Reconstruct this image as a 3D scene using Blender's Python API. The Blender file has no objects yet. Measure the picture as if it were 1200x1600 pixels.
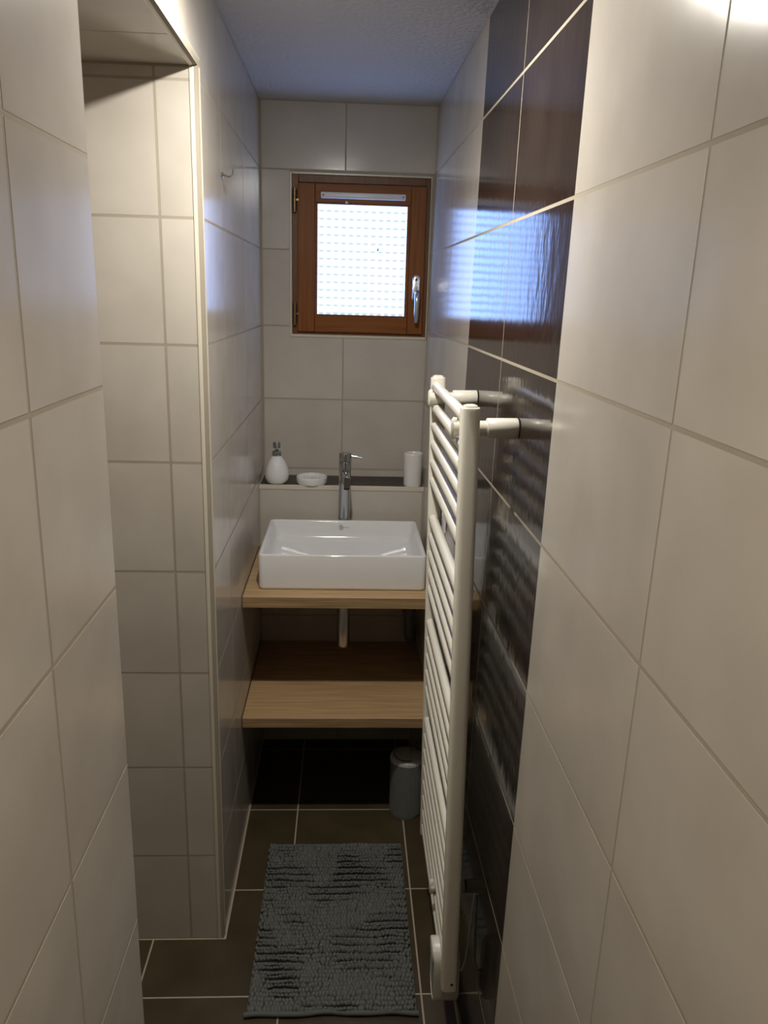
import bpy, bmesh, math, random
import numpy as np
from mathutils import Vector, Matrix

random.seed(7)
sc = bpy.context.scene
COL = sc.collection

# ------------------------------------------------------------------ camera
YAW, PITCH, ROLL, CAM_H, FPX = .0515, -.2678, .0289, 1.6149, 1241.4
fw = Vector((math.sin(YAW)*math.cos(PITCH), math.cos(YAW)*math.cos(PITCH), math.sin(PITCH)))
rt = Vector((math.cos(YAW), -math.sin(YAW), 0))
up = rt.cross(fw)
cr, sr = math.cos(ROLL), math.sin(ROLL)
rt, up = cr*rt + sr*up, -sr*rt + cr*up
camd = bpy.data.cameras.new('camera')
camd.sensor_fit = 'HORIZONTAL'; camd.sensor_width = 36.0
camd.lens = 36.0*FPX/1200.0; camd.clip_start = .02; camd.clip_end = 50
cam = bpy.data.objects.new('camera', camd); COL.objects.link(cam)
M = Matrix.Identity(4)
for i in range(3):
    M[i][0], M[i][1], M[i][2] = rt[i], up[i], -fw[i]
M[2][3] = CAM_H
cam.matrix_world = M
sc.camera = cam

# ------------------------------------------------------------------ world, exposure
w = bpy.data.worlds.new('daylight'); sc.world = w; w.use_nodes = True
w.node_tree.nodes['Background'].inputs[0].default_value = (.62, .78, 1, 1)
w.node_tree.nodes['Background'].inputs[1].default_value = 1.0
vs = sc.view_settings
vs.view_transform = 'Standard'; vs.look = 'None'; vs.gamma = 1; vs.use_curve_mapping = False
vs.exposure = 0.0
LAMP_STRENGTH = 1560.0
LAMP_COLOR = (1.0, .955, .865)
LAMP_AT = (-.05, 1.40, 2.2079)
LAMP_BACK_AT = (0.0, .42, 2.2079)
LAMP_BACK_COLOR = (1.0, .87, .66)
LAMP_BACK_STRENGTH = 1000.0
WINDOW_STRENGTH = 2.0
WINDOW_LIGHT = (.66, 1.12, 2.5)

# ------------------------------------------------------------------ dimensions (metres)
XL, XLN = -.2925, -.285           # face of the far and of the near left wall
YB, Y1, Y2 = 2.8179, .9514, 1.7016
ZC, ZS = 2.2079, 2.0252
YL, ZL = 2.652, .975              # ledge front, ledge top
P = .25                           # tile course
NX = -1.15                        # depth of the niche
def XR(y, z): return .2983 + .0123*(z-1.5) - .0169*(y-1.5)

# ------------------------------------------------------------------ materials
def new_mat(name):
    m = bpy.data.materials.new(name); m.use_nodes = True
    return m, m.node_tree.nodes, m.node_tree.links, m.node_tree.nodes['Principled BSDF']
def lin(c):
    return tuple(((v/255)/12.92 if v/255 <= .04045 else ((v/255+.055)/1.055)**2.4) for v in c)
def mat(name, rgb, rough=.5, metal=0.0, spec=.5, coat=0.0):
    m, N, L, b = new_mat(name)
    b.inputs['Base Color'].default_value = (*rgb, 1)
    b.inputs['Roughness'].default_value = rough
    b.inputs['Metallic'].default_value = metal
    b.inputs['Specular IOR Level'].default_value = spec
    b.inputs['Coat Weight'].default_value = coat
    return m
def bump_noise(m, scale=(1,1,1), nscale=20, detail=3, dist=.001, strength=1.0, coord='Geometry'):
    N, L = m.node_tree.nodes, m.node_tree.links
    b = N['Principled BSDF']
    mp = N.new('ShaderNodeMapping'); mp.inputs['Scale'].default_value = scale
    if coord == 'Geometry':
        g = N.new('ShaderNodeNewGeometry'); L.new(g.outputs['Position'], mp.inputs[0])
    else:
        g = N.new('ShaderNodeTexCoord'); L.new(g.outputs['Object'], mp.inputs[0])
    n = N.new('ShaderNodeTexNoise'); n.inputs['Scale'].default_value = nscale; n.inputs['Detail'].default_value = detail
    L.new(mp.outputs[0], n.inputs['Vector'])
    bp = N.new('ShaderNodeBump'); bp.inputs['Distance'].default_value = dist; bp.inputs['Strength'].default_value = strength
    L.new(n.outputs['Fac'], bp.inputs['Height']); L.new(bp.outputs[0], b.inputs['Normal'])
    return n, mp
def mottled(name, c1, c2, nscale, rough, scale=(1,1,1), detail=4, spec=.5, rand=.05):
    """two-tone cloudy base colour with a little random tint for each piece"""
    m, N, L, b = new_mat(name)
    g = N.new('ShaderNodeNewGeometry'); mp = N.new('ShaderNodeMapping'); mp.inputs['Scale'].default_value = scale
    n = N.new('ShaderNodeTexNoise'); n.inputs['Scale'].default_value = nscale; n.inputs['Detail'].default_value = detail
    oi = N.new('ShaderNodeObjectInfo'); ad = N.new('ShaderNodeVectorMath'); ad.operation = 'ADD'
    sc_ = N.new('ShaderNodeVectorMath'); sc_.operation = 'SCALE'; sc_.inputs['Scale'].default_value = 37.0
    cb = N.new('ShaderNodeCombineXYZ')
    for i in range(3): L.new(oi.outputs['Random'], cb.inputs[i])
    L.new(cb.outputs[0], sc_.inputs[0]); L.new(g.outputs['Position'], mp.inputs[0])
    L.new(mp.outputs[0], ad.inputs[0]); L.new(sc_.outputs[0], ad.inputs[1]); L.new(ad.outputs[0], n.inputs['Vector'])
    r = N.new('ShaderNodeValToRGB'); r.color_ramp.elements[0].position = .35; r.color_ramp.elements[1].position = .68
    r.color_ramp.elements[0].color = (*c1, 1); r.color_ramp.elements[1].color = (*c2, 1)
    L.new(n.outputs['Fac'], r.inputs[0])
    hs = N.new('ShaderNodeHueSaturation'); mr = N.new('ShaderNodeMapRange')
    mr.inputs['To Min'].default_value = 1-rand; mr.inputs['To Max'].default_value = 1+rand
    L.new(oi.outputs['Random'], mr.inputs[0]); L.new(mr.outputs[0], hs.inputs['Value']); L.new(r.outputs[0], hs.inputs['Color'])
    L.new(hs.outputs[0], b.inputs['Base Color'])
    b.inputs['Roughness'].default_value = rough; b.inputs['Specular IOR Level'].default_value = spec
    return m

M_BEIGE = mottled('beige_glazed_tile', (.50, .455, .40), (.56, .515, .455), 7, .175, spec=.42, rand=.03)
bump_noise(M_BEIGE, (1,1,1), 14, 2, .0008, .45)
M_DARK = mottled('dark_brown_glazed_tile', (.022, .014, .011), (.031, .021, .017), 9, .11, spec=.6, rand=.06)
bump_noise(M_DARK, (1, 1, .45), 42, 2, .0008, .5)
M_FLOOR = mottled('brown_floor_tile', (.048, .035, .017), (.070, .051, .027), 9, .38, spec=.4, rand=.06)
bump_noise(M_FLOOR, (1,1,1), 90, 4, .0006, .5)
M_SLATE = mottled('dark_ledge_tile', (.035, .028, .023), (.055, .045, .038), 30, .5, spec=.35, rand=.03)
M_GROUT = mat('beige_grout', (.38, .335, .265), .9, spec=.2)
bump_noise(M_GROUT, (1,1,1), 300, 3, .0008, .5)
M_GROUT_F = mat('light_floor_grout', (.42, .36, .28), .9, spec=.2)
M_TRIM = mat('cream_tile_trim', (.60, .55, .45), .28)
M_PLASTER = mat('stippled_ceiling_plaster', (.60, .58, .56), .75, spec=.3)
def ceiling_bump(m):
    N, L = m.node_tree.nodes, m.node_tree.links; b = N['Principled BSDF']
    g = N.new('ShaderNodeNewGeometry')
    n = N.new('ShaderNodeTexNoise'); n.inputs['Scale'].default_value = 95; n.inputs['Detail'].default_value = 3
    v = N.new('ShaderNodeTexVoronoi'); v.inputs['Scale'].default_value = 75
    L.new(g.outputs['Position'], n.inputs['Vector']); L.new(g.outputs['Position'], v.inputs['Vector'])
    a = N.new('ShaderNodeMath'); a.operation = 'SUBTRACT'; L.new(n.outputs['Fac'], a.inputs[0]); L.new(v.outputs['Distance'], a.inputs[1])
    bp = N.new('ShaderNodeBump'); bp.inputs['Distance'].default_value = .004; bp.inputs['Strength'].default_value = .55
    L.new(a.outputs[0], bp.inputs['Height']); L.new(bp.outputs[0], b.inputs['Normal'])
ceiling_bump(M_PLASTER)
def wood(name, dark, light, rough, axis=(1.2, 26, 26), nscale=3.5, spec=.4):
    m, N, L, b = new_mat(name)
    tc = N.new('ShaderNodeTexCoord'); mp = N.new('ShaderNodeMapping'); mp.inputs['Scale'].default_value = axis
    L.new(tc.outputs['Object'], mp.inputs[0])
    n = N.new('ShaderNodeTexNoise'); n.inputs['Scale'].default_value = nscale; n.inputs['Detail'].default_value = 6
    n.inputs['Distortion'].default_value = .6
    L.new(mp.outputs[0], n.inputs['Vector'])
    r = N.new('ShaderNodeValToRGB'); r.color_ramp.elements[0].position = .32; r.color_ramp.elements[1].position = .66
    r.color_ramp.elements[0].color = (*dark, 1); r.color_ramp.elements[1].color = (*light, 1)
    L.new(n.outputs['Fac'], r.inputs[0]); L.new(r.outputs[0], b.inputs['Base Color'])
    bp = N.new('ShaderNodeBump'); bp.inputs['Distance'].default_value = .0004; bp.inputs['Strength'].default_value = .3
    L.new(n.outputs['Fac'], bp.inputs['Height']); L.new(bp.outputs[0], b.inputs['Normal'])
    b.inputs['Roughness'].default_value = rough; b.inputs['Specular IOR Level'].default_value = spec
    return m
M_OAK = wood('oak_laminate', (.37, .235, .115), (.52, .355, .19), .42)
M_OAK_EDGE = wood('oak_edge_band', (.24, .145, .065), (.43, .285, .15), .45, (1.0, 40, 40), 4)
M_WIN_H = wood('window_wood_across', (.17, .050, .007), (.24, .080, .013), .45, (1.5, 30, 30), spec=.25)
M_WIN_V = wood('window_wood_upright', (.17, .050, .007), (.24, .080, .013), .45, (30, 30, 1.5), spec=.25)
M_WIN_DARK = wood('window_frame_wood', (.11, .038, .009), (.16, .058, .014), .42, (30, 30, 1.5))
M_CERAMIC = mat('white_ceramic', (.74, .735, .73), .06, spec=.6)
M_MATTE_CERAMIC = mat('white_satin_ceramic', (.72, .70, .68), .22)
M_CHROME = mat('chrome', (.50, .51, .52), .05, 1.0)
M_ALU = mat('brushed_aluminium', (.62, .63, .65), .28, 1.0)
M_BRASS = mat('aged_brass', (.26, .17, .07), .35, 1.0)
M_ENAMEL = mat('ivory_radiator_enamel', (.70, .665, .58), .25)
M_CTRL = mat('ivory_plastic', (.66, .64, .58), .35)
M_CTRL_FACE = mat('pale_grey_plastic', (.36, .37, .38), .3)
M_WHITE_PL = mat('white_plastic', (.70, .70, .72), .35)
M_BIN = mat('grey_bin_plastic', (.17, .175, .165), .42)
M_BIN_LID = mat('grey_lid_plastic', (.45, .455, .44), .42)
M_BLACK = mat('black_rubber', (.012, .012, .012), .6)
M_GREY_PIPE = mat('grey_drain_plastic', (.10, .10, .10), .45)
M_LOGO = mat('blue_grey_print', (.09, .09, .17), .3)
M_MAT = mottled('grey_chenille', (.118, .123, .117), (.158, .165, .156), 120, .95, spec=.1, rand=0)
M_MAT_HEM = mat('grey_hem_cloth', (.125, .133, .132), .95, spec=.1)
bump_noise(M_MAT_HEM, (1,1,1), 400, 2, .001, .6)

def glass_pane_mat():
    """patterned privacy glass that emits in place of daylight; darker ground is coloured into down-facing dome sides"""
    m = bpy.data.materials.new('patterned_privacy_glass'); m.use_nodes = True
    N, L = m.node_tree.nodes, m.node_tree.links; N.clear()
    out = N.new('ShaderNodeOutputMaterial'); g = N.new('ShaderNodeNewGeometry')
    sp = N.new('ShaderNodeSeparateXYZ'); L.new(g.outputs['Normal'], sp.inputs[0])
    mr = N.new('ShaderNodeMapRange'); mr.interpolation_type = 'SMOOTHSTEP'
    mr.inputs['From Min'].default_value = -.42; mr.inputs['From Max'].default_value = .06
    L.new(sp.outputs['Z'], mr.inputs[0])
    mx = N.new('ShaderNodeMix'); mx.data_type = 'RGBA'
    mx.inputs['A'].default_value = (.33, .365, .40, 1)  # greyer glow painted where dome sides face down
    mx.inputs['B'].default_value = (*WINDOW_LIGHT, 1)
    L.new(mr.outputs[0], mx.inputs['Factor'])
    em = N.new('ShaderNodeEmission'); em.inputs['Strength'].default_value = WINDOW_STRENGTH
    L.new(mx.outputs['Result'], em.inputs['Color'])
    gl = N.new('ShaderNodeBsdfGlossy'); gl.inputs['Roughness'].default_value = .1; gl.inputs['Color'].default_value = (.04, .04, .04, 1)
    ad = N.new('ShaderNodeAddShader'); L.new(em.outputs[0], ad.inputs[0]); L.new(gl.outputs[0], ad.inputs[1])
    L.new(ad.outputs[0], out.inputs[0])
    return m
M_PANE = glass_pane_mat()
def emit_mat(name, col, s):
    m = bpy.data.materials.new(name); m.use_nodes = True
    N, L = m.node_tree.nodes, m.node_tree.links; N.clear()
    out = N.new('ShaderNodeOutputMaterial'); em = N.new('ShaderNodeEmission')
    em.inputs[0].default_value = (*col, 1); em.inputs[1].default_value = s; L.new(em.outputs[0], out.inputs[0])
    return m
M_LAMP = emit_mat('lamp_bulb', LAMP_COLOR, LAMP_STRENGTH)
M_LAMP_BACK = emit_mat('lamp_bulb_warm', LAMP_BACK_COLOR, LAMP_BACK_STRENGTH)

# ------------------------------------------------------------------ object helpers
def link(name, me, parent=None, loc=None, matrix=None):
    o = bpy.data.objects.new(name, me); COL.objects.link(o)
    if parent: o.parent = parent
    if matrix is not None: o.matrix_basis = matrix
    elif loc is not None: o.location = loc
    return o
def finish(name, bm, m, parent=None, loc=None, smooth=False, angle=None, matrix=None):
    bmesh.ops.recalc_face_normals(bm, faces=bm.faces)
    me = bpy.data.meshes.new(name); 
    if smooth:
        for f in bm.faces: f.smooth = True
        if angle is not None:
            for e in bm.edges:
                if len(e.link_faces) == 2 and e.calc_face_angle(0) > angle: e.smooth = False
    bm.to_mesh(me); bm.free(); me.materials.append(m)
    return link(name, me, parent, loc, matrix)
def thing(name, label, cat, loc=(0,0,0), rot=(0,0,0), group=None):
    o = bpy.data.objects.new(name, None); COL.objects.link(o); o.empty_display_size = .05
    o.location = loc; o.rotation_euler = rot
    tag(o, label, cat, group); return o
def tag(o, label, cat, group=None):
    o['label'] = label; o['category'] = cat
    if group: o['group'] = group
    return o
def structure(o, label=None):
    o['kind'] = 'structure'
    if label: o['label'] = label
    return o
def add_box(bm, x0, x1, y0, y1, z0, z1, bev=0.0, seg=2):
    r = bmesh.ops.create_cube(bm, size=1.0)
    for v in r['verts']:
        v.co = Vector((x0+(v.co.x+.5)*(x1-x0), y0+(v.co.y+.5)*(y1-y0), z0+(v.co.z+.5)*(z1-z0)))
    if bev > 0:
        es = list({e for v in r['verts'] for e in v.link_edges})
        bmesh.ops.bevel(bm, geom=es, offset=bev, segments=seg, affect='EDGES', profile=.5)
def box(x0, x1, y0, y1, z0, z1, bev=0.0, seg=2):
    bm = bmesh.new(); add_box(bm, x0, x1, y0, y1, z0, z1, bev, seg); return bm
def add_rings(bm, rings, cap0=True, cap1=True):
    vs_ = [[bm.verts.new(p) for p in r] for r in rings]
    n = len(vs_[0])
    for a, b in zip(vs_, vs_[1:]):
        for i in range(n): bm.faces.new((a[i], a[(i+1) % n], b[(i+1) % n], b[i]))
    if cap0: bm.faces.new(list(reversed(vs_[0])))
    if cap1: bm.faces.new(vs_[-1])
def add_lathe(bm, prof, n=40, c=(0,0,0), cap0=True, cap1=True):
    add_rings(bm, [[(c[0]+r*math.cos(2*math.pi*i/n), c[1]+r*math.sin(2*math.pi*i/n), c[2]+z) for i in range(n)] for r, z in prof], cap0, cap1)
def lathe(prof, n=40, c=(0,0,0), cap0=True, cap1=True):
    bm = bmesh.new(); add_lathe(bm, prof, n, c, cap0, cap1); return bm
def add_tube(bm, pts, r, n=14, caps=True):
    pts = [Vector(p) for p in pts]; rs = r if isinstance(r, (list, tuple)) else [r]*len(pts)
    t0 = (pts[1]-pts[0]).normalized()
    a = Vector((0,0,1)) if abs(t0.z) < .9 else Vector((1,0,0))
    u = t0.cross(a).normalized(); rings = []
    for i, p in enumerate(pts):
        t = (pts[min(i+1, len(pts)-1)] - pts[max(i-1, 0)]).normalized()
        u = (u - t*u.dot(t)).normalized(); v = t.cross(u)
        rings.append([p + rs[i]*(math.cos(2*math.pi*k/n)*u + math.sin(2*math.pi*k/n)*v) for k in range(n)])
    add_rings(bm, rings, caps, caps)
def tube(pts, r, n=14):
    bm = bmesh.new(); add_tube(bm, pts, r, n); return bm
def rrect(w_, d_, r, n=6):
    out = []
    for cx, cy, a0 in ((w_/2-r, d_/2-r, 0), (-w_/2+r, d_/2-r, 90), (-w_/2+r, -d_/2+r, 180), (w_/2-r, -d_/2+r, 270)):
        for i in range(n+1):
            a = math.radians(a0+90*i/n); out.append((cx+r*math.cos(a), cy+r*math.sin(a)))
    return out

# ------------------------------------------------------------------ tiles
G = .0056            # joint width
T = .0009            # tile face stands proud of the grout by this much
_cache = {}
def tile_mesh(pts, m, ch=.0009, t=T):
    key = (tuple((round(a, 5), round(b, 5)) for a, b in pts), m.name)
    if key in _cache: return _cache[key]
    bm = bmesh.new()
    f = bm.faces.new([bm.verts.new((a, b, 0)) for a, b in pts]); f.normal_update()
    if f.normal.z < 0: f.normal_flip()
    outer = list(f.verts)
    bmesh.ops.inset_region(bm, faces=[f], thickness=ch, use_even_offset=True)
    for v in outer: v.co.z = -ch*.75
    bm.edges.ensure_lookup_table()
    be = [e for e in bm.edges if e.is_boundary]
    r = bmesh.ops.extrude_edge_only(bm, edges=be)
    for v in r['geom']:
        if isinstance(v, bmesh.types.BMVert): v.co.z = -t
    bmesh.ops.recalc_face_normals(bm, faces=bm.faces)
    if max(bm.faces, key=lambda q: q.calc_area()).normal.z < 0:
        bmesh.ops.reverse_faces(bm, faces=bm.faces)
    me = bpy.data.meshes.new('tile'); bm.to_mesh(me); bm.free(); me.materials.append(m)
    _cache[key] = me; return me
def put_tile(parent, pts, origin, u, v, n, m, g=G, name='tile'):
    """pts: outline in (a, b) along u and v from origin; the outline is pulled in to its lower-left corner so alike tiles share a mesh"""
    a0 = min(p[0] for p in pts); b0 = min(p[1] for p in pts)
    me = tile_mesh([(p[0]-a0, p[1]-b0) for p in pts], m)
    u, v, n = Vector(u), Vector(v), Vector(n)
    o = Vector(origin) + u*a0 + v*b0
    mx = Matrix(((u.x, v.x, n.x, o.x), (u.y, v.y, n.y, o.y), (u.z, v.z, n.z, o.z), (0,0,0,1)))
    return link(name, me, parent, matrix=mx)
def rect(a0, a1, b0, b1, g=G, l=None, r=None, b=None, t=None):
    h = g/2
    l, r, b, t = [h if q is None else q for q in (l, r, b, t)]
    return [(a0+l, b0+b), (a1-r, b0+b), (a1-r, b1-t), (a0+l, b1-t)]

# ------------------------------------------------------------------ right wall (very slightly out of square and plumb)
ey = Vector((-.0169, 1, 0)).normalized(); ez = Vector((.0123, 0, 1)); ez = (ez - ey*ez.dot(ey)).normalized(); ex = ey.cross(ez)
o0 = Vector((XR(0, 0), 0, 0))
MR = Matrix(((ex.x, ey.x, ez.x, o0.x), (ex.y, ey.y, ez.y, o0.y), (ex.z, ey.z, ez.z, o0.z), (0,0,0,1)))
wr = structure(finish('wall_right', box(T, .10, -1.02, 2.94, -.05, 2.30), M_GROUT, matrix=MR))
cols = [(-.86, -.46, 0), (-.46, -.06, 0), (-.06, .3408, 0), (.3408, .7408, 0), (.7408, 1.1512, 0), (1.1512, 1.5458, 1), (1.5458, 1.9434, 1),
        (1.9434, 2.34, 0), (2.34, 2.74, 0), (2.74, 2.81, 0)]
for a0, a1, dk in cols:
    for k in range(9):
        z1 = min((k+1)*P, 2.206)
        l = .0004 if a0 in (1.1512, 1.9434) else .0021 if a0 == 1.5458 else .0021
        r = .0004 if a1 in (1.1512, 1.9434) else .0021 if a1 == 1.5458 else .0021
        pts = rect(a0, a1, k*P, z1, l=l, r=r)
        put_tile(wr, pts, (0,0,0), (0,1,0), (0,0,1), (-1,0,0), M_DARK if dk else M_BEIGE, name='dark_tile' if dk else 'tile')

# ------------------------------------------------------------------ near left wall
wl = structure(finish('wall_left', box(NX-.1, XLN-T, -1.02, Y1-.0, -.05, 2.30), M_GROUT))
for a0, a1 in ((-.86, -.46), (-.46, -.06), (-.06, .33), (.33, .7289), (.7289, Y1)):
    for k in range(9):
        put_tile(wl, rect(a0, a1, k*P, min((k+1)*P, 2.206), r=0 if a1 == Y1 else None), (XLN, 0, 0), (0,1,0), (0,0,1), (1,0,0), M_BEIGE)

# ------------------------------------------------------------------ far left wall with the niche end, and the lintel over the niche
TW = .0167
wf = structure(finish('wall_left', box(NX-.1, XL-T, Y2+T, 2.94, -.05, 2.30), M_GROUT))
for a0, a1 in ((Y2+TW, 1.97), (1.97, 2.365), (2.365, 2.76), (2.76, YB-.002)):
    for k in range(9):
        if k == 8 and a1 == 1.97: continue
        put_tile(wf, rect(a0, a1, k*P, min((k+1)*P, 2.206), l=.0008 if a1 == 1.97 else None), (XL, 0, 0), (0,1,0), (0,0,1), (1,0,0), M_BEIGE)
for a0, a1 in ((.02, .0675+TW), (.0842, .4842), (.4842, .8575)):
    for k in range(9):
        z1 = (k+1)*P if k < 8 else ZS-.001
        if a0 == .02: a0_, l = TW, .0008
        else: a0_, l = a0, None
        put_tile(wf, rect(a0_, a1, k*P, z1, l=l), (XL, Y2, 0), (-1,0,0), (0,0,1), (0,-1,0), M_BEIGE)
ln = structure(finish('wall_lintel', box(NX-.1, XL-T, Y1+.0005, Y2+T-.0005, ZS+T, 2.30), M_GROUT))
h = G/2
for pts in ([(Y1+.002, ZS+TW), (1.17-h, ZS+TW), (1.17-h, 2.206), (Y1+.002, 2.206)],
            [(1.17+h, ZS+TW), (1.57-h, ZS+TW), (1.57-h, 2.206), (1.17+h, 2.206)],
            [(1.57+h, ZS+TW), (Y2+TW+.0008, ZS+TW), (Y2+TW+.0008, 2.0+h), (1.97-h, 2.0+h), (1.97-h, 2.206), (1.57+h, 2.206)]):
    put_tile(ln, pts, (XL, 0, 0), (0,1,0), (0,0,1), (1,0,0), M_BEIGE)
for a0, a1 in ((Y1+.002, 1.115), (1.115, 1.515), (1.515, Y2-.001)):
    for b0, b1 in ((TW, .41), (.41, .857)):
        put_tile(ln, rect(a0, a1, b0, b1, g=.003, b=.0006 if b0 == TW else None), (XL, 0, ZS), (0,1,0), (-1,0,0), (0,0,-1), M_BEIGE)
wn = structure(finish('wall_niche', box(NX-.1, NX, Y1, Y2, -.05, ZS+.05), M_GROUT))
# quarter-round corner trims
def quarter(n=7, r=TW):
    return [(-r, 0), (-r, -r)] + [(-r + r*math.sin(math.pi/2*i/n), 0 - 0 + r*math.cos(math.pi/2*i/n) - r + 0) for i in range(1, n)] + [(0, -r)]
prof = [(-TW, .004)] + [(-TW + (TW+.0009)*math.sin(math.pi/2*i/8), TW - (TW+.0009)*math.cos(math.pi/2*i/8)) for i in range(9)] + [(-.004, TW), (-.004, .004)]
bm = bmesh.new()
add_rings(bm, [[(XL+a, Y2+b, z) for a, b in prof] for z in (.001, ZS-.0005)])
structure(finish('trim_1', bm, M_TRIM, smooth=True, angle=.5), 'cream rounded trim on the tall niche corner')
bm = bmesh.new()
add_rings(bm, [[(XL+a, y, ZS+b) for a, b in prof] for y in (Y1+.002, Y2+TW)])
structure(finish('trim_2', bm, M_TRIM, smooth=True, angle=.5), 'cream rounded trim along the lintel edge')

# ------------------------------------------------------------------ back wall with the window opening
WX0, WX1, WZ0, WZ1 = -.1975, .2745, 1.4635, 1.9935
XB = .283
bm = bmesh.new()
for b in ((XL-.05, WX0, -.05, 2.30), (WX1, .40, -.05, 2.30), (WX0, WX1, -.05, WZ0), (WX0, WX1, WZ1, 2.30)):
    add_box(bm, b[0], b[1], YB+T, YB+.12, b[2], b[3])
wb = structure(finish('wall_back', bm, M_GROUT))
def bt(pts, m=M_BEIGE): put_tile(wb, pts, (0, YB, 0), (1,0,0), (0,0,1), (0,-1,0), m)
xm = -.0135; L0 = XL+.002; TR = .0005
bt(rect(L0, xm, 2.0, 2.206)); bt(rect(xm, XB, 2.0, 2.206, r=0))
bt(rect(L0, WX0, 1.75, 2.0, r=.001)); bt(rect(L0, WX0, 1.5, 1.75, r=.001))
bt([(L0+h, 1.25+h), (xm-h, 1.25+h), (xm-h, WZ0-.001), (WX0-.001, WZ0-.001), (WX0-.001, 1.5-h), (L0+h, 1.5-h)])
bt([(xm+h, 1.25+h), (XB-.006, 1.25+h), (XB-.006, WZ0-.001), (xm+h, WZ0-.001)])
bt(rect(L0, xm, 1.0, 1.25)); bt(rect(xm, XB-.006, 1.0, 1.25, r=0))
bt(rect(L0, xm, ZL, 1.0, b=.001)); bt(rect(xm, XB-.008, ZL, 1.0, r=0, b=.001))
# trim framing the window opening
bm = bmesh.new()
tw = .008
for b in ((WX0, WX0+tw, WZ0, WZ1), (WX1-.004, WX1, WZ0, WZ1), (WX0+tw, WX1-.004, WZ0, WZ0+.010), (WX0+tw, WX1-.004, WZ1-.0065, WZ1)):
    add_box(bm, b[0], b[1], YB-.002, YB+.03, b[2], b[3], .0012, 1)
structure(finish('trim_3', bm, M_TRIM), 'cream trim strip round the window opening')

# tiled ledge behind the basin
wg = structure(finish('wall_ledge', box(XL-.01, XR(2.72, .5)+.012, YL+T, YB+.01, -.05, ZL-T), M_GROUT))
for a0, a1 in ((XL+.001, xm), (xm, .2705)):
    put_tile(wg, rect(a0, a1, .013, YB-YL-.001, g=.003, b=.0005), (0, YL, ZL), (1,0,0), (0,1,0), (0,0,1), M_SLATE, name='ledge_tile')
    for z0, z1 in ((0, .25), (.25, .50), (.50, .75), (.75, ZL-.0145)):
        put_tile(wg, rect(a0, a1 - (.006 if a1 > .2 and z1 < .6 else .002 if a1 > .2 else 0), z0, z1, t=.001 if z1 > .9 else None), (0, YL, 0), (1,0,0), (0,0,1), (0,-1,0), M_BEIGE)
structure(finish('trim_4', box(XL+.0005, XR(YL, ZL)-.001, YL-.0015, YL+.0125, ZL-.0140, ZL+.0008, .0012, 2), M_TRIM), 'cream trim along the front of the ledge')

# ------------------------------------------------------------------ floor, ceiling, front wall
fl = structure(finish('floor', box(NX-.1, .42, -1.05, 2.94, -.12, -T), M_GROUT_F))
xs = [-1.147, -.81, -.473, -.136, .201, .538]; ys = [-.95, -.60, -.25, .11, .46, .82, 1.17, 1.524, 1.8735, 2.231, 2.585, 2.938]
for i in range(5):
    for j in range(len(ys)-1):
        a0, a1, b0, b1 = xs[i], xs[i+1], ys[j], ys[j+1]
        h2 = .0021
        ri = XR(b1, 0)
        if a0 >= -.2: lo = a0+h2
        elif b0 >= Y2-.18 and a0 < -.3: lo = a0+h2
        else: lo = a0+h2
        p0, p1, q0, q1 = a0+h2, min(a1-h2, ri-.003), b0+h2, min(b1-h2, YL-.003)
        if q1 - q0 < .01: continue
        # keep out of the solid walls on the left
        if q1 < Y1: p0 = max(p0, XLN+.004)
        if q0 > Y2: p0 = max(p0, XL+.004)
        if p1 - p0 < .01: continue
        if p0 < XL and q0 < Y2 < q1:           # crosses the niche corner
            if p1 < XL: q1 = Y2-.003; pts = [(p0,q0),(p1,q0),(p1,q1),(p0,q1)]
            else: pts = [(p0,q0),(p1,q0),(p1,q1),(XL+.004,q1),(XL+.004,Y2-.003),(p0,Y2-.003)]
        elif p0 < XL and q0 < Y1 < q1:
            if p1 < XL: q0 = Y1+.003; pts = [(p0,q0),(p1,q0),(p1,q1),(p0,q1)]
            else: pts = [(XLN+.004,q0),(p1,q0),(p1,q1),(p0,q1),(p0,Y1+.003),(XLN+.004,Y1+.003)]
        else: pts = [(p0,q0),(p1,q0),(p1,q1),(p0,q1)]
        put_tile(fl, pts, (0,0,0), (1,0,0), (0,1,0), (0,0,1), M_FLOOR, name='floor_tile')
structure(finish('ceiling', box(NX-.1, .45, -1.05, 2.94, ZC, ZC+.10), M_PLASTER))
structure(finish('wall_front', box(NX-.1, .45, -1.10, -1.0, -.05, ZC), mat('plain_wall_paint', (.55, .50, .43), .7)))

# ------------------------------------------------------------------ ceiling lamp (just above the frame)
def spotlight(label, at, deep=0.0):
    """a cylindrical ceiling spot; deep sets how far its bulb sits up inside the black-lined barrel"""
    lp = thing('ceiling_lamp', label, 'lamp', at)
    e = -.088
    finish('lamp_base', lathe([(.050, 0), (.050, -.008), (.046, -.012), (.0345, -.013), (.0345, e+.001), (.0335, e), (.0325, e), (.0320, e+.001), (.0320, -.014)], 36, cap1=False), M_WHITE_PL, lp, smooth=True, angle=.6)
    if deep: finish('baffle', lathe([(.0318, e+.001), (.0318, e+deep+.004)], 36, cap0=False, cap1=False), M_BLACK, lp, smooth=True)  # unseen lining added to cut this lamp's beam short of the shelf
    d = e + deep
    finish('bulb', lathe([(.028, d+.0002), (.028, d-.002), (.022, d-.0045), (.012, d-.0058), (.004, d-.0062)], 32), M_LAMP_BACK if deep else M_LAMP, lp, smooth=True, angle=1.2)
spotlight('small white ceiling spotlight above the middle of the corridor, lit', LAMP_AT)
spotlight('small white ceiling spotlight at the entrance end, unseen, its barrel deepened to keep light off the shelf', LAMP_BACK_AT, .064)

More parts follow.
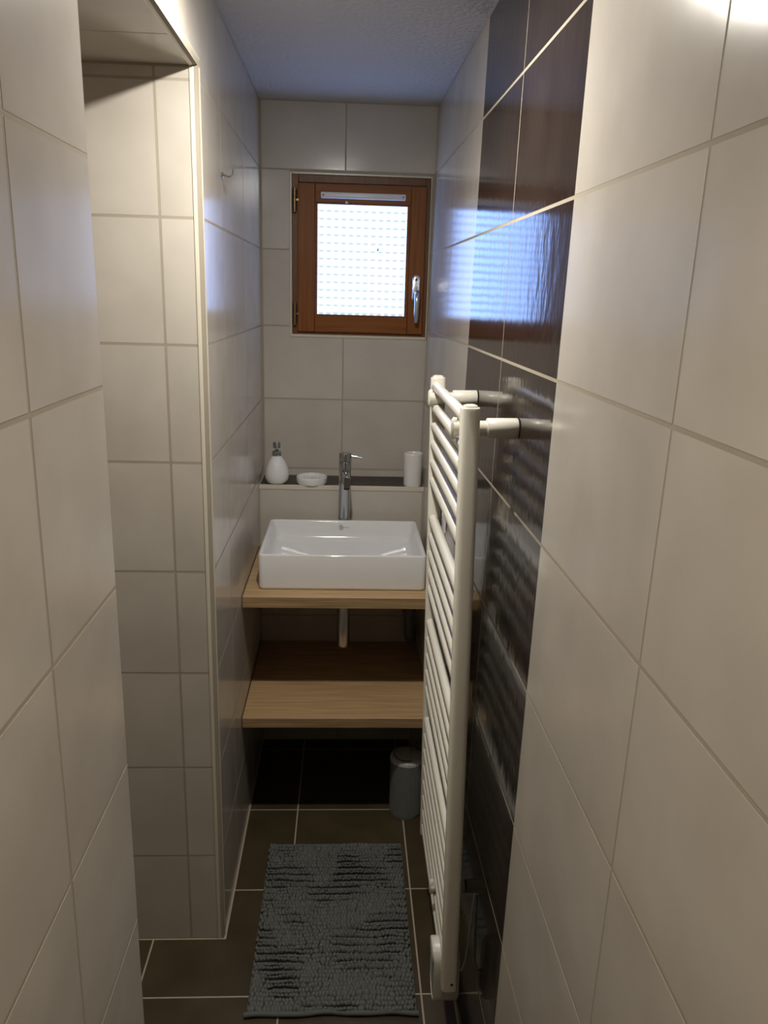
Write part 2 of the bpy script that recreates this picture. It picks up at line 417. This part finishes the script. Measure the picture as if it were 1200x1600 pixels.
# ------------------------------------------------------------------ window
win = bpy.data.objects.new('window_1', None); COL.objects.link(win); win.location = (0, 0, 0)
structure(win, 'small wooden window with patterned privacy glass above the basin')
FX0, FX1, FZ0, FZ1 = WX0+tw, WX1-.004, WZ0+.010, WZ1-.0065
FY = YB+.004; SY = YB-.008         # faces of the frame and of the sash
finish('frame_jamb', box(FX0, FX0+.022, FY, FY+.06, FZ0, FZ1, .0015), M_WIN_DARK, win)
finish('frame_jamb', box(FX1-.016, FX1, FY, FY+.06, FZ0, FZ1, .0015), M_WIN_DARK, win)
finish('frame_head', box(FX0+.022, FX1-.016, FY, FY+.06, FZ1-.024, FZ1, .0015), M_WIN_DARK, win)
finish('frame_sill', box(FX0+.022, FX1-.016, FY, FY+.06, FZ0, FZ0+.010, .0015), M_WIN_DARK, win)
SX0, SX1, SZ0, SZ1 = -.1695, .2575, 1.4825, 1.9600
GX0, GX1, GZ0, GZ1 = -.1040, .1945, 1.5420, 1.8965
finish('stile', box(SX0, GX0-.009, SY, FY+.045, SZ0, SZ1, .0025), M_WIN_V, win)
finish('stile', box(GX1+.011, SX1, SY, FY+.045, SZ0, SZ1, .0025), M_WIN_V, win)
finish('rail', box(GX0-.0088, GX1+.0108, SY+.0012, FY+.045, GZ1+.004, SZ1, .002), M_WIN_H, win)
finish('rail', box(GX0-.0088, GX1+.0108, SY+.0012, FY+.045, SZ0, GZ0-.004, .002), M_WIN_H, win)
bm = bmesh.new()
for b in ((GX0-.0087, GX0, GZ0-.0038, GZ1+.0038), (GX1, GX1+.0107, GZ0-.0038, GZ1+.0038), (GX0, GX1, GZ1, GZ1+.0038), (GX0, GX1, GZ0-.0038, GZ0)):
    add_box(bm, b[0], b[1], SY+.004, FY+.03, b[2], b[3], .001, 1)
finish('glazing_bead', bm, M_WIN_V, win)
# pane with pressed domes
nx, nz, sub = 12, 14, 8
bm = bmesh.new(); gw, gh = GX1-GX0, GZ1-GZ0
vv = []
for j in range(nz*sub+1):
    row = []
    for i in range(nx*sub+1):
        u = (i/sub) % 1.0; v = (j/sub) % 1.0
        d = max(0.0, 1 - ((u-.5)**2 + (v-.5)**2)/.27)
        row.append(bm.verts.new((GX0+gw*i/(nx*sub), SY+.012-.0052*d, GZ0+gh*j/(nz*sub))))
    vv.append(row)
for j in range(nz*sub):
    for i in range(nx*sub): bm.faces.new((vv[j][i], vv[j][i+1], vv[j+1][i+1], vv[j+1][i]))
back = [bm.verts.new((x, SY+.016, z)) for x, z in ((GX0, GZ0), (GX1, GZ0), (GX1, GZ1), (GX0, GZ1))]
bm.faces.new(back)
pane = finish('pane', bm, M_PANE, win, smooth=True)
# make sure the room side faces the room
c = 0
for f in pane.data.polygons[:200]: c += f.normal.y
if c > 0: pane.data.flip_normals()
bm = bmesh.new(); add_box(bm, .0935, .1015, SY+.0055, SY+.0085, 1.7535, 1.7555, .0006, 1); add_box(bm, .0970, .1015, SY+.0050, SY+.008, 1.7555, 1.7620, .0006, 1)
finish('chip', bm, M_GREY_PIPE, win)
bm = bmesh.new(); add_box(bm, -.0135, -.0035, SY-.0035, SY+.0012, 1.9005, 1.9035, .0008, 1); add_box(bm, -.0105, -.0065, SY-.0045, SY+.0012, 1.9035, 1.9075, .0008, 1)
finish('blind_clip', bm, M_WHITE_PL, win)
# trickle vent cover
vt = finish('vent_cover', box(-.0945, .1875, SY-.010, SY+.001, 1.9135, 1.9335, .004, 3), M_WHITE_PL, win, smooth=True, angle=.6)
vt['label'] = 'white plastic vent strip'
for x in (-.0855, .1785): finish('screw', lathe([(.0026, 0), (.0022, .0012)], 12), M_BLACK, vt, matrix=Matrix.Translation((x, SY-.0098, 1.9235)) @ Matrix.Rotation(math.pi/2, 4, 'X'))
for z0, z1 in ((1.868, 1.945), (1.503, 1.580)):
    hg = finish('hinge', box(-.1875, -.1725, FY-.010, FY+.001, z0+.006, z1-.006, .003, 2), M_BLACK, win)
    finish('hinge_pin', tube([(-.1800, FY-.0125, z0), (-.1800, FY-.0125, z1)], .0052, 12), M_BRASS, hg, smooth=True, angle=.8)
    finish('hinge_arm', box(-.1760, -.1655, FY-.0135, FY-.0085, (z0+z1)/2-.004, (z0+z1)/2+.004, .001, 1), M_BRASS, hg)
# handle
hb = bmesh.new(); add_rings(hb, [[(.2315+x*s_, y, 1.6360+z*s_) for x, z in rrect(.027, .086, .0125, 6)] for y, s_ in ((SY, 1), (SY-.006, 1), (SY-.009, .86))])
hd = finish('handle', hb, M_ALU, win, smooth=True, angle=.6); hd['label'] = 'metal window handle pointing down'
hb = bmesh.new()
add_tube(hb, [(.2335, SY-.006, 1.620), (.2335, SY-.028, 1.620), (.2336, SY-.036, 1.612), (.2334, SY-.038, 1.590), (.2328, SY-.037, 1.550), (.2325, SY-.036, 1.523)], [.0095, .0095, .0095, .0085, .0080, .0062], 14)
finish('lever', hb, M_ALU, hd, smooth=True, angle=.9)
finish('screw', lathe([(.004, 0), (.0035, .0012)], 12), M_BLACK, hd, matrix=Matrix.Translation((.2315, SY-.0088, 1.664)) @ Matrix.Rotation(math.pi/2, 4, 'X'))

# ------------------------------------------------------------------ worktop and shelf
def board(name, label, cat, y0, z1, th):
    xr = XR(y0, z1) - .004
    t = thing(name, label, cat, (0, y0, z1-th))
    finish('board', box(XL+.0015, xr, .0012, YL-.002-y0, 0, th, .0008, 1), M_OAK, t)
    finish('edge_band', box(XL+.0015, xr, -.0004, .0010, .0004, th-.0004, .0004, 1), M_OAK_EDGE, t)
    return t
board('countertop', 'oak wood worktop carrying the white basin', 'countertop', 2.1630, .7601, .0335)
board('shelf', 'oak wood shelf below the worktop, empty, half in shadow', 'shelf', 2.1085, .4000, .0315)

# ------------------------------------------------------------------ basin
BX, BY0, BY1, BZ, BT = -.0030, 2.2234, 2.6060, .7602, .8690
bs = thing('wash_basin', 'white rectangular vessel basin standing on the oak worktop', 'sink', (BX, (BY0+BY1)/2, BZ))
W_, D_, H_ = .496, BY1-BY0, BT-BZ
spec_ = [(.022, .010, 0), (.0035, .014, .0005), (.0008, .015, .003), (0, .015, .008), (0, .015, H_-.004), (.0010, .015, H_-.0012), (.0035, .014, H_), (.0080, .012, H_),
         (.0108, .011, H_-.0012), (.0122, .011, H_-.0042), (.0150, .013, H_-.020), (.0195, .016, H_-.042), (.0225, .018, H_-.052), (.027, .021, H_-.0590), (.035, .024, H_-.0635), (.048, .026, H_-.0665), (.100, .026, H_-.074), (.160, .020, H_-.082), (.178, .012, H_-.083)]
rings = []
for ins, r, z in spec_:
    rings.append([(x, y, z) for x, y in rrect(W_-2*ins, D_-2*ins, min(r, (D_-2*ins)/2-.001), 8)])
bm = bmesh.new(); add_rings(bm, rings)
finish('bowl', bm, M_CERAMIC, bs, smooth=True)
finish('drain', lathe([(.012, .0005), (.030, .0005), (.031, .002), (.028, .004), (.012, .0035)], 32), M_CHROME, bs, loc=(0, 0, H_-.083), smooth=True, angle=.8)
# small printed mark on the inner back wall: a ring with two upright strokes, and a line of small lettering
lx, ly, lz = .0000, D_/2-.0160, .0865
bm = bmesh.new()
SL = .2045                         # slope of the inner back wall
def pos(x, z): return (lx+x, ly + SL*z, lz+z)
n = 22
for a, b in ((0, n),):
    ring_o = [pos(-.0075+.0068*math.sin(2*math.pi*i/n), .0090*math.cos(2*math.pi*i/n)) for i in range(n)]
    ring_i = [pos(-.0075+.0052*math.sin(2*math.pi*i/n), .0072*math.cos(2*math.pi*i/n)) for i in range(n)]
    vo = [bm.verts.new(p) for p in ring_o]; vi = [bm.verts.new(p) for p in ring_i]
    for i in range(3, n-2): bm.faces.new((vo[i], vo[(i+1) % n], vi[(i+1) % n], vi[i]))
for x in (-.0092, -.0058):
    bm.faces.new([bm.verts.new(pos(x+dx, dz)) for dx, dz in ((-.0007, -.003), (.0007, -.003), (.0007, .010), (-.0007, .010))])
mk = finish('printed_mark', bm, M_LOGO, bs)
md = mk.modifiers.new('thick', 'SOLIDIFY'); md.thickness = .0006; md.offset = 0
tc = bpy.data.curves.new('lettering', 'FONT'); tc.body = 'Ideal Standard'; tc.size = .0042; tc.extrude = .0002
to = bpy.data.objects.new('lettering_curve', tc); COL.objects.link(to)
dg = bpy.context.evaluated_depsgraph_get()
tme = bpy.data.meshes.new_from_object(to.evaluated_get(dg)); bpy.data.objects.remove(to)
tme.materials.clear(); tme.materials.append(M_LOGO)
link('lettering', tme, bs, matrix=Matrix.Translation((lx+.0005, ly-.0002-.0002, lz-.001)) @ Matrix.Rotation(math.pi/2-math.atan(SL), 4, 'X') @ Matrix.Scale(.80, 4))

# ------------------------------------------------------------------ tap
FXc, FYc = -.0030, 2.6285
tp = thing('basin_tap', 'tall chrome mixer tap standing behind the white basin', 'tap', (FXc, FYc, .7602), (0, math.radians(.5), math.radians(3.5)))
finish('body', lathe([(.0215, 0), (.0215, .004), (.0195, .008), (.0195, .225), (.0205, .228), (.0205, .304), (.0195, .306)], 40), M_CHROME, tp, smooth=True, angle=.6)
finish('cap', lathe([(.0197, .3065), (.0212, .308), (.0212, .332), (.0195, .336), (.010, .3375)], 40), M_CHROME, tp, smooth=True, angle=.6)
bm = bmesh.new()
rg = []
for y, z, s_ in ((-.012, .264, 1), (-.060, .264, 1), (-.105, .263, 1), (-.120, .262, 1), (-.1265, .2615, .88)):
    rg.append([(x*s_, y, z+zz*s_) for x, zz in rrect(.0240, .042, .0115, 6)])
add_rings(bm, rg)
finish('spout', bm, M_CHROME, tp, smooth=True, angle=.8)
finish('aerator', lathe([(.0095, 0), (.0095, -.005), (.007, -.006)], 24), M_BLACK, tp, loc=(0, -.110, .2425))
bm = bmesh.new()
add_tube(bm, [(.012, -.004, .329), (.030, -.008, .3265), (.046, -.011, .3235), (.0555, -.013, .3215)], [.0048, .0042, .0040, .0040], 12)
finish('lever', bm, M_CHROME, tp, smooth=True, angle=.8)

# ------------------------------------------------------------------ things on the ledge
sd = thing('soap_dispenser', 'white egg-shaped soap dispenser with chrome pump on the dark ledge', 'soap dispenser', (-.2345, 2.690, ZL+.0003))
finish('bottle', lathe([(.020, 0), (.030, .001), (.0365, .006), (.0405, .018), (.0415, .030), (.0400, .044), (.0355, .060), (.0290, .075), (.0220, .086), (.0165, .0925), (.0150, .0950), (.0135, .0955)], 44), M_CERAMIC, sd, smooth=True, angle=1.0)
finish('collar', lathe([(.0150, .0957), (.0155, .097), (.0155, .108), (.0135, .112), (.0095, .114)], 32), M_CHROME, sd, smooth=True, angle=.7)
pm = finish('pump', lathe([(.0055, .1142), (.0055, .122), (.0125, .1225), (.0130, .124), (.0130, .1405), (.0120, .1425)], 28), M_CHROME, sd, smooth=True, angle=.7)
finish('nozzle', tube([(0, -.008, .134), (.002, -.026, .135), (.003, -.036, .133), (.003, -.040, .128)], [.0050, .0045, .0040, .0036], 12), M_CHROME, pm, smooth=True, angle=.9)
ds = thing('soap_dish', 'low round white soap dish on the dark ledge', 'soap dish', (-.1150, 2.694, ZL+.0003))
finish('dish', lathe([(.046, 0), (.0510, .001), (.0530, .005), (.0530, .022), (.0522, .0245), (.0500, .0255), (.0478, .0240), (.0465, .0200), (.0440, .0165), (.010, .0145)], 56), M_MATTE_CERAMIC, ds, smooth=True, angle=.9)
bm = bmesh.new()
for x in (-.024, -.012, 0, .012, .024): add_box(bm, x-.0022, x+.0022, -.028, .028, .0155, .0190, .001, 1)
finish('ridges', bm, M_MATTE_CERAMIC, ds)
tb = thing('tumbler', 'white cylindrical toothbrush tumbler at the right end of the ledge', 'tumbler', (.2335, 2.684, ZL+.0003))
finish('cup', lathe([(.026, 0), (.0300, .001), (.0308, .004), (.0312, .050), (.0326, .112), (.0323, .1142), (.0310, .1150), (.0297, .1140), (.0285, .105), (.0272, .010), (.010, .008)], 48), M_MATTE_CERAMIC, tb, smooth=True, angle=.9)

# ------------------------------------------------------------------ pipes below the worktop
tr = thing('drain_trap', 'chrome drain pipe hanging under the worktop', 'pipe', (.0015, 2.42, .488))
finish('trap_cup', lathe([(.012, 0), (.0185, .001), (.0205, .004), (.0210, .010), (.0210, .170), (.018, .175)], 32), M_ALU, tr, smooth=True, angle=.7)
finish('tail_pipe', lathe([(.0170, .1752), (.0170, .236), (.0160, .2375)], 28), M_CHROME, tr, smooth=True, angle=.7)
finish('waste_pipe', tube([(0, .016, .140), (0, .10, .140), (0, .2285, .140)], .015, 18), M_CHROME, tr, smooth=True, angle=.8)
el = thing('drain_elbow', 'dark grey plastic drain elbow by the right wall under the worktop', 'pipe', (.2300, 2.52, .445))
finish('elbow', tube([(-.001, .0, .278), (-.003, .0, .12), (-.003, .0, .065), (.0005, .005, .035), (.008, .020, .016), (.010, .045, .012), (.010, .128, .012)], .0185, 20), M_GREY_PIPE, el, smooth=True, angle=.8)
finish('nut', lathe([(.0230, .125), (.0230, .150)], 10, c=(-.003, 0, 0)), M_GREY_PIPE, el)

# ------------------------------------------------------------------ bin
bn = thing('waste_bin', 'small grey fluted bin with swing lid under the shelf', 'bin', (.2105, 2.2230, .0003))
def fluted(r, z, amp, n=160, k=40):
    return [((r+amp*abs(math.cos(k*math.pi*i/n)))*math.cos(2*math.pi*i/n), (r+amp*abs(math.cos(k*math.pi*i/n)))*math.sin(2*math.pi*i/n), z) for i in range(n)]
bm = bmesh.new()
add_rings(bm, [fluted(.047, 0, 0), fluted(.0500, .001, 0), fluted(.0502, .0055, .0), fluted(.0478, .007, .0), fluted(.0505, .009, .0012), fluted(.0520, .190, .0013), fluted(.0500, .1905, .0)])
finish('tub', bm, M_BIN, bn, smooth=True, angle=.7)
bm = bmesh.new()
add_rings(bm, [fluted(.0500, .1910, 0), fluted(.0520, .1912, .0022), fluted(.0522, .1990, .0022), fluted(.0505, .2030, .0016), fluted(.0470, .2060, 0), fluted(.020, .2080, 0)])
ld = finish('lid', bm, M_BIN_LID, bn, smooth=True, angle=.7)
def flap(s, z):
    out = [(.0400*s*math.cos(a), .0400*s*math.sin(a), z) for a in [math.radians(q) for q in range(68, 293, 9)]]
    return out
bm = bmesh.new(); add_rings(bm, [flap(1.05, .2065), flap(1.05, .2086)])
finish('flap_gap', bm, M_BLACK, ld)
bm = bmesh.new(); add_rings(bm, [flap(.985, .2080), flap(.985, .2098), flap(.95, .2104)])
finish('flap', bm, M_BIN_LID, ld)

# ------------------------------------------------------------------ bath mat
MX0, MX1, MY0, MY1 = -.2095, .1865, 1.4630, 2.0585
bmt = thing('bath_mat', 'grey chenille bath mat lying on the brown floor tiles', 'mat', ((MX0+MX1)/2, (MY0+MY1)/2, .0005))
mw, ml = MX1-MX0, MY1-MY0
rng = np.random.default_rng(3)
def patchy(cx, cy):                                          # smooth random field over the mat
    g_ = rng.random((cy+2, cx+2))
    def f(x, y):
        fx = min(max((x/mw+.5)*cx, 0), cx-.001); fy = min(max((y/ml+.5)*cy, 0), cy-.001)
        ix, iy = int(fx), int(fy); tx, ty = fx-ix, fy-iy; tx = tx*tx*(3-2*tx); ty = ty*ty*(3-2*ty)
        return (g_[iy, ix]*(1-tx)+g_[iy, ix+1]*tx)*(1-ty) + (g_[iy+1, ix]*(1-tx)+g_[iy+1, ix+1]*tx)*ty
    return f
bm = bmesh.new(); bmesh.ops.create_icosphere(bm, subdivisions=2, radius=1.0)
bm.verts.ensure_lookup_table()
ico_v = np.array([v.co[:] for v in bm.verts]); ico_f = np.array([[v.index for v in f.verts] for f in bm.faces]); bm.free()
gapf, leanf, wob, hgt = patchy(5, 8), patchy(7, 9), patchy(8, 12), patchy(14, 18)
V_, F_, n0 = [], [], 0
RP, NP = .0128, .0088
for r_ in range(int((ml-.020)/RP)+1):
    for c_ in range(int((mw-.012)/NP)+1):
        x = -mw/2+.0065 + NP*(c_+.5*(r_ % 2)*.8); y = -ml/2+.0135 + RP*r_
        if x > mw/2-.0045 or y > ml/2-.0055: continue
        gp = min(max((gapf(x, y)-.40)*4.0, 0), 1)           # 1: rows part and show the gap; 0: brushed flat
        x += rng.normal(0, .0008); y += rng.normal(0, .0007) + (wob(x, y)-.5)*.006 + gp*(.0022 if r_ % 2 else -.0022)
        y = min(max(y, -ml/2+.011), ml/2-.0055)
        hh = (.0062 + .0034*hgt(x, y))*(.92+.16*rng.random())
        sy = .0047 + .0036*(1-gp)
        p = ico_v*np.array([.0056, sy, hh])
        p[:, 1] += p[:, 2]*(leanf(x, y)-.5)*1.3; p[:, 0] += p[:, 2]*rng.normal(0, .22)
        V_.append(p + np.array([x, y, .0035+hh*.75])); F_.append(ico_f+n0); n0 += len(ico_v)
me = bpy.data.meshes.new('pile'); me.from_pydata(np.concatenate(V_).tolist(), [], np.concatenate(F_).tolist())
me.polygons.foreach_set('use_smooth', [True]*len(me.polygons)); me.materials.append(M_MAT)
pl = link('pile', me, bmt); pl['kind'] = 'stuff'
bm = bmesh.new(); add_box(bm, -mw/2, mw/2, -ml/2+.006, ml/2, 0, .0045, .002, 2)
finish('backing', bm, M_MAT_HEM, bmt)
bm = bmesh.new()
add_tube(bm, [(-mw/2-.004+ (mw+.007)*i/24, -ml/2+.007+.0022*math.sin(i*.7)-.0040*abs(i-12)/12, .0065+.0009*math.sin(i*1.3)) for i in range(25)], .0060, 12)
finish('hem', bm, M_MAT_HEM, bmt, smooth=True, angle=1.0)

# ------------------------------------------------------------------ towel radiator
RX, RY, RZ, LEAN = .2308, 1.3200, .2330, -.0194
rd = thing('towel_radiator', 'tall ivory ladder towel radiator on the dark tiled wall strip', 'radiator', (RX, RY, RZ), (0, LEAN, 0))
RH, RW = 1.2035, .490
def oval(a, b, e, n=32):
    out = []
    for i in range(n):
        t = 2*math.pi*i/n; c_, s_ = math.cos(t), math.sin(t)
        out.append((a*math.copysign(abs(c_)**e, c_), b*math.copysign(abs(s_)**e, s_)))
    return out
for y in (0, RW):
    bm = bmesh.new()
    add_rings(bm, [[(px*s_, y+py*s_, z) for px, py in oval(.0168, .0150, .62)] for z, s_ in ((0, .9), (.0015, 1), (RH-.0025, 1), (RH-.0005, .93), (RH, .80), (RH+.0030, .70), (RH+.0048, .42))])
    po = finish('post', bm, M_ENAMEL, rd, smooth=True, angle=.6)
    if y == 0:
        finish('screw', lathe([(.0032, 0), (.0028, .0010)], 12), M_BLACK, po, matrix=Matrix.Translation((.004, -.0148, .020)) @ Matrix.Rotation(math.pi/2, 4, 'X'))
zt = [1.4165, 1.3690, 1.3265, 1.2835, 1.2400, 1.1970, 1.1060, 1.0625, 1.0190, .9750, .9310, .8420, .7975, .7525, .7080, .6630,
      .5745, .5300, .4845, .4380, .3940, .3490, .3050, .2600]
tm = None
for z in zt:
    if tm is None:
        o = finish('tube', tube([(0, .0105, 0), (0, RW-.0105, 0)], .0110, 20), M_ENAMEL, rd, smooth=True, angle=.8); tm = o.data
    else: o = link('tube', tm, rd)
    o.location = (-.0045, 0, z-RZ)
def wall_local(y, z):    # distance from the post axis to the wall face at local height z
    return XR(RY+y, RZ+z) - (RX + LEAN*z)
for y, zw in ((.044, 1.3935), (.455, 1.3935), (.180, .3270)):
    z = zw-RZ; wx = wall_local(y, z)-.0004
    hi = zw > 1
    bm = bmesh.new()
    rr = .0180 if hi else .0150
    add_tube(bm, [(-.022, y, z), (wx-.020, y, z)], .0135 if hi else .0110, 24)
    bk = finish('bracket', bm, M_ENAMEL, rd, smooth=True, angle=.8)
    finish('sleeve', tube([(max(wx-.054, .012), y, z), (max(wx-.054, .012)+.0012, y, z), (wx-.0012, y, z), (wx, y, z)], [rr-.0012, rr, rr, rr-.0008], 28), M_ENAMEL, bk, smooth=True, angle=.8)
    bm = bmesh.new(); add_rings(bm, [[(x, y+py*s_, z+pz*s_) for py, pz in oval(.0085, .0200, 1.0)] for x, s_ in ((-.0160, .95), (-.0220, 1), (-.0250, .8), (-.0258, .4))])
    finish('clamp', bm, M_ENAMEL, bk, smooth=True, angle=.9)
# control unit below the near post: a rounded box with a ring-edged face towards the room
def stadium(hy, hz, n=10):
    r = hy; out = []
    for cz, a0 in ((hz-r, 0), (-hz+r, 180)):
        for i in range(n+1):
            a = math.radians(a0+180*i/n); out.append((r*math.cos(a), cz+r*math.sin(a)))
    return out
cy, cz = .0530, -.0040
bm = bmesh.new()
add_rings(bm, [[(x, cy+a*s_, cz+b*s_) for a, b in stadium(.0330, .0735)] for x, s_ in ((.0260, .86), (.0240, .96), (.0190, 1), (-.0260, 1), (-.0290, .985), (-.0290, .91), (-.0265, .885), (-.0262, .5))])
ct = finish('control_unit', bm, M_CTRL, rd, smooth=True, angle=.6)
bm = bmesh.new(); add_rings(bm, [[(x, cy+a*s_, cz-.016+b*s_) for a, b in stadium(.0262, .052)] for x, s_ in ((-.0255, 1), (-.0278, 1), (-.0282, .9))])
finish('face_panel', bm, M_CTRL_FACE, ct, smooth=True, angle=.6)
bm = bmesh.new(); add_rings(bm, [[(x, cy+a*s_, cz+.050+b*s_) for a, b in rrect(.056, .038, .017, 5)] for x, s_ in ((-.0250, 1), (-.0305, 1), (-.0320, .9))])
finish('cover', bm, M_CTRL, ct, smooth=True, angle=.6)
wz = wall_local(.06, .28)
finish('cable', tube([(.020, .060, -.02), (.036, .062, -.022), (.043, .064, .0), (wz-.013, .064, .06), (wz-.0100, .063, .12), (wz-.0060, .062, .175)], .0024, 10), M_CTRL_FACE, rd, smooth=True, angle=.9)

# ------------------------------------------------------------------ wall socket behind the radiator, hook on the left wall
sx = XR(2.13, 1.025)
so = thing('wall_socket', 'white wall socket on the beige tiles behind the towel radiator', 'socket', (sx-.0008, 2.13, 1.020))
finish('plate', box(-.0085, -.0005, -.040, .040, -.040, .040, .003, 2), M_WHITE_PL, so)
bm = bmesh.new(); add_lathe(bm, [(.024, .0086), (.0235, .0105), (.0195, .0105), (.0190, .0090), (.003, .0088)], 32)
ins = finish('insert', bm, M_WHITE_PL, so, matrix=Matrix.Rotation(-math.pi/2, 4, 'Y'), smooth=True, angle=.6)
for dy in (-.0095, .0095): finish('pin_hole', lathe([(.0024, .0088), (.0022, .0098)], 10, c=(0, dy, 0)), M_BLACK, ins)

hk = thing('wall_hook', 'tiny chrome hook on the left wall by the window', 'hook', (XL+.0002, 1.968, 1.8665))
finish('plate', lathe([(.006, 0), (.006, .003), (.004, .004)], 20), M_CHROME, hk, matrix=Matrix.Rotation(math.pi/2, 4, 'Y'), smooth=True, angle=.6)
finish('arm', tube([(.003, 0, 0), (.012, 0, -.003), (.020, 0, -.003), (.0245, 0, .002), (.0255, 0, .0125)], [.0022, .0022, .0020, .0020, .0022], 10), M_CHROME, hk, smooth=True, angle=.9)
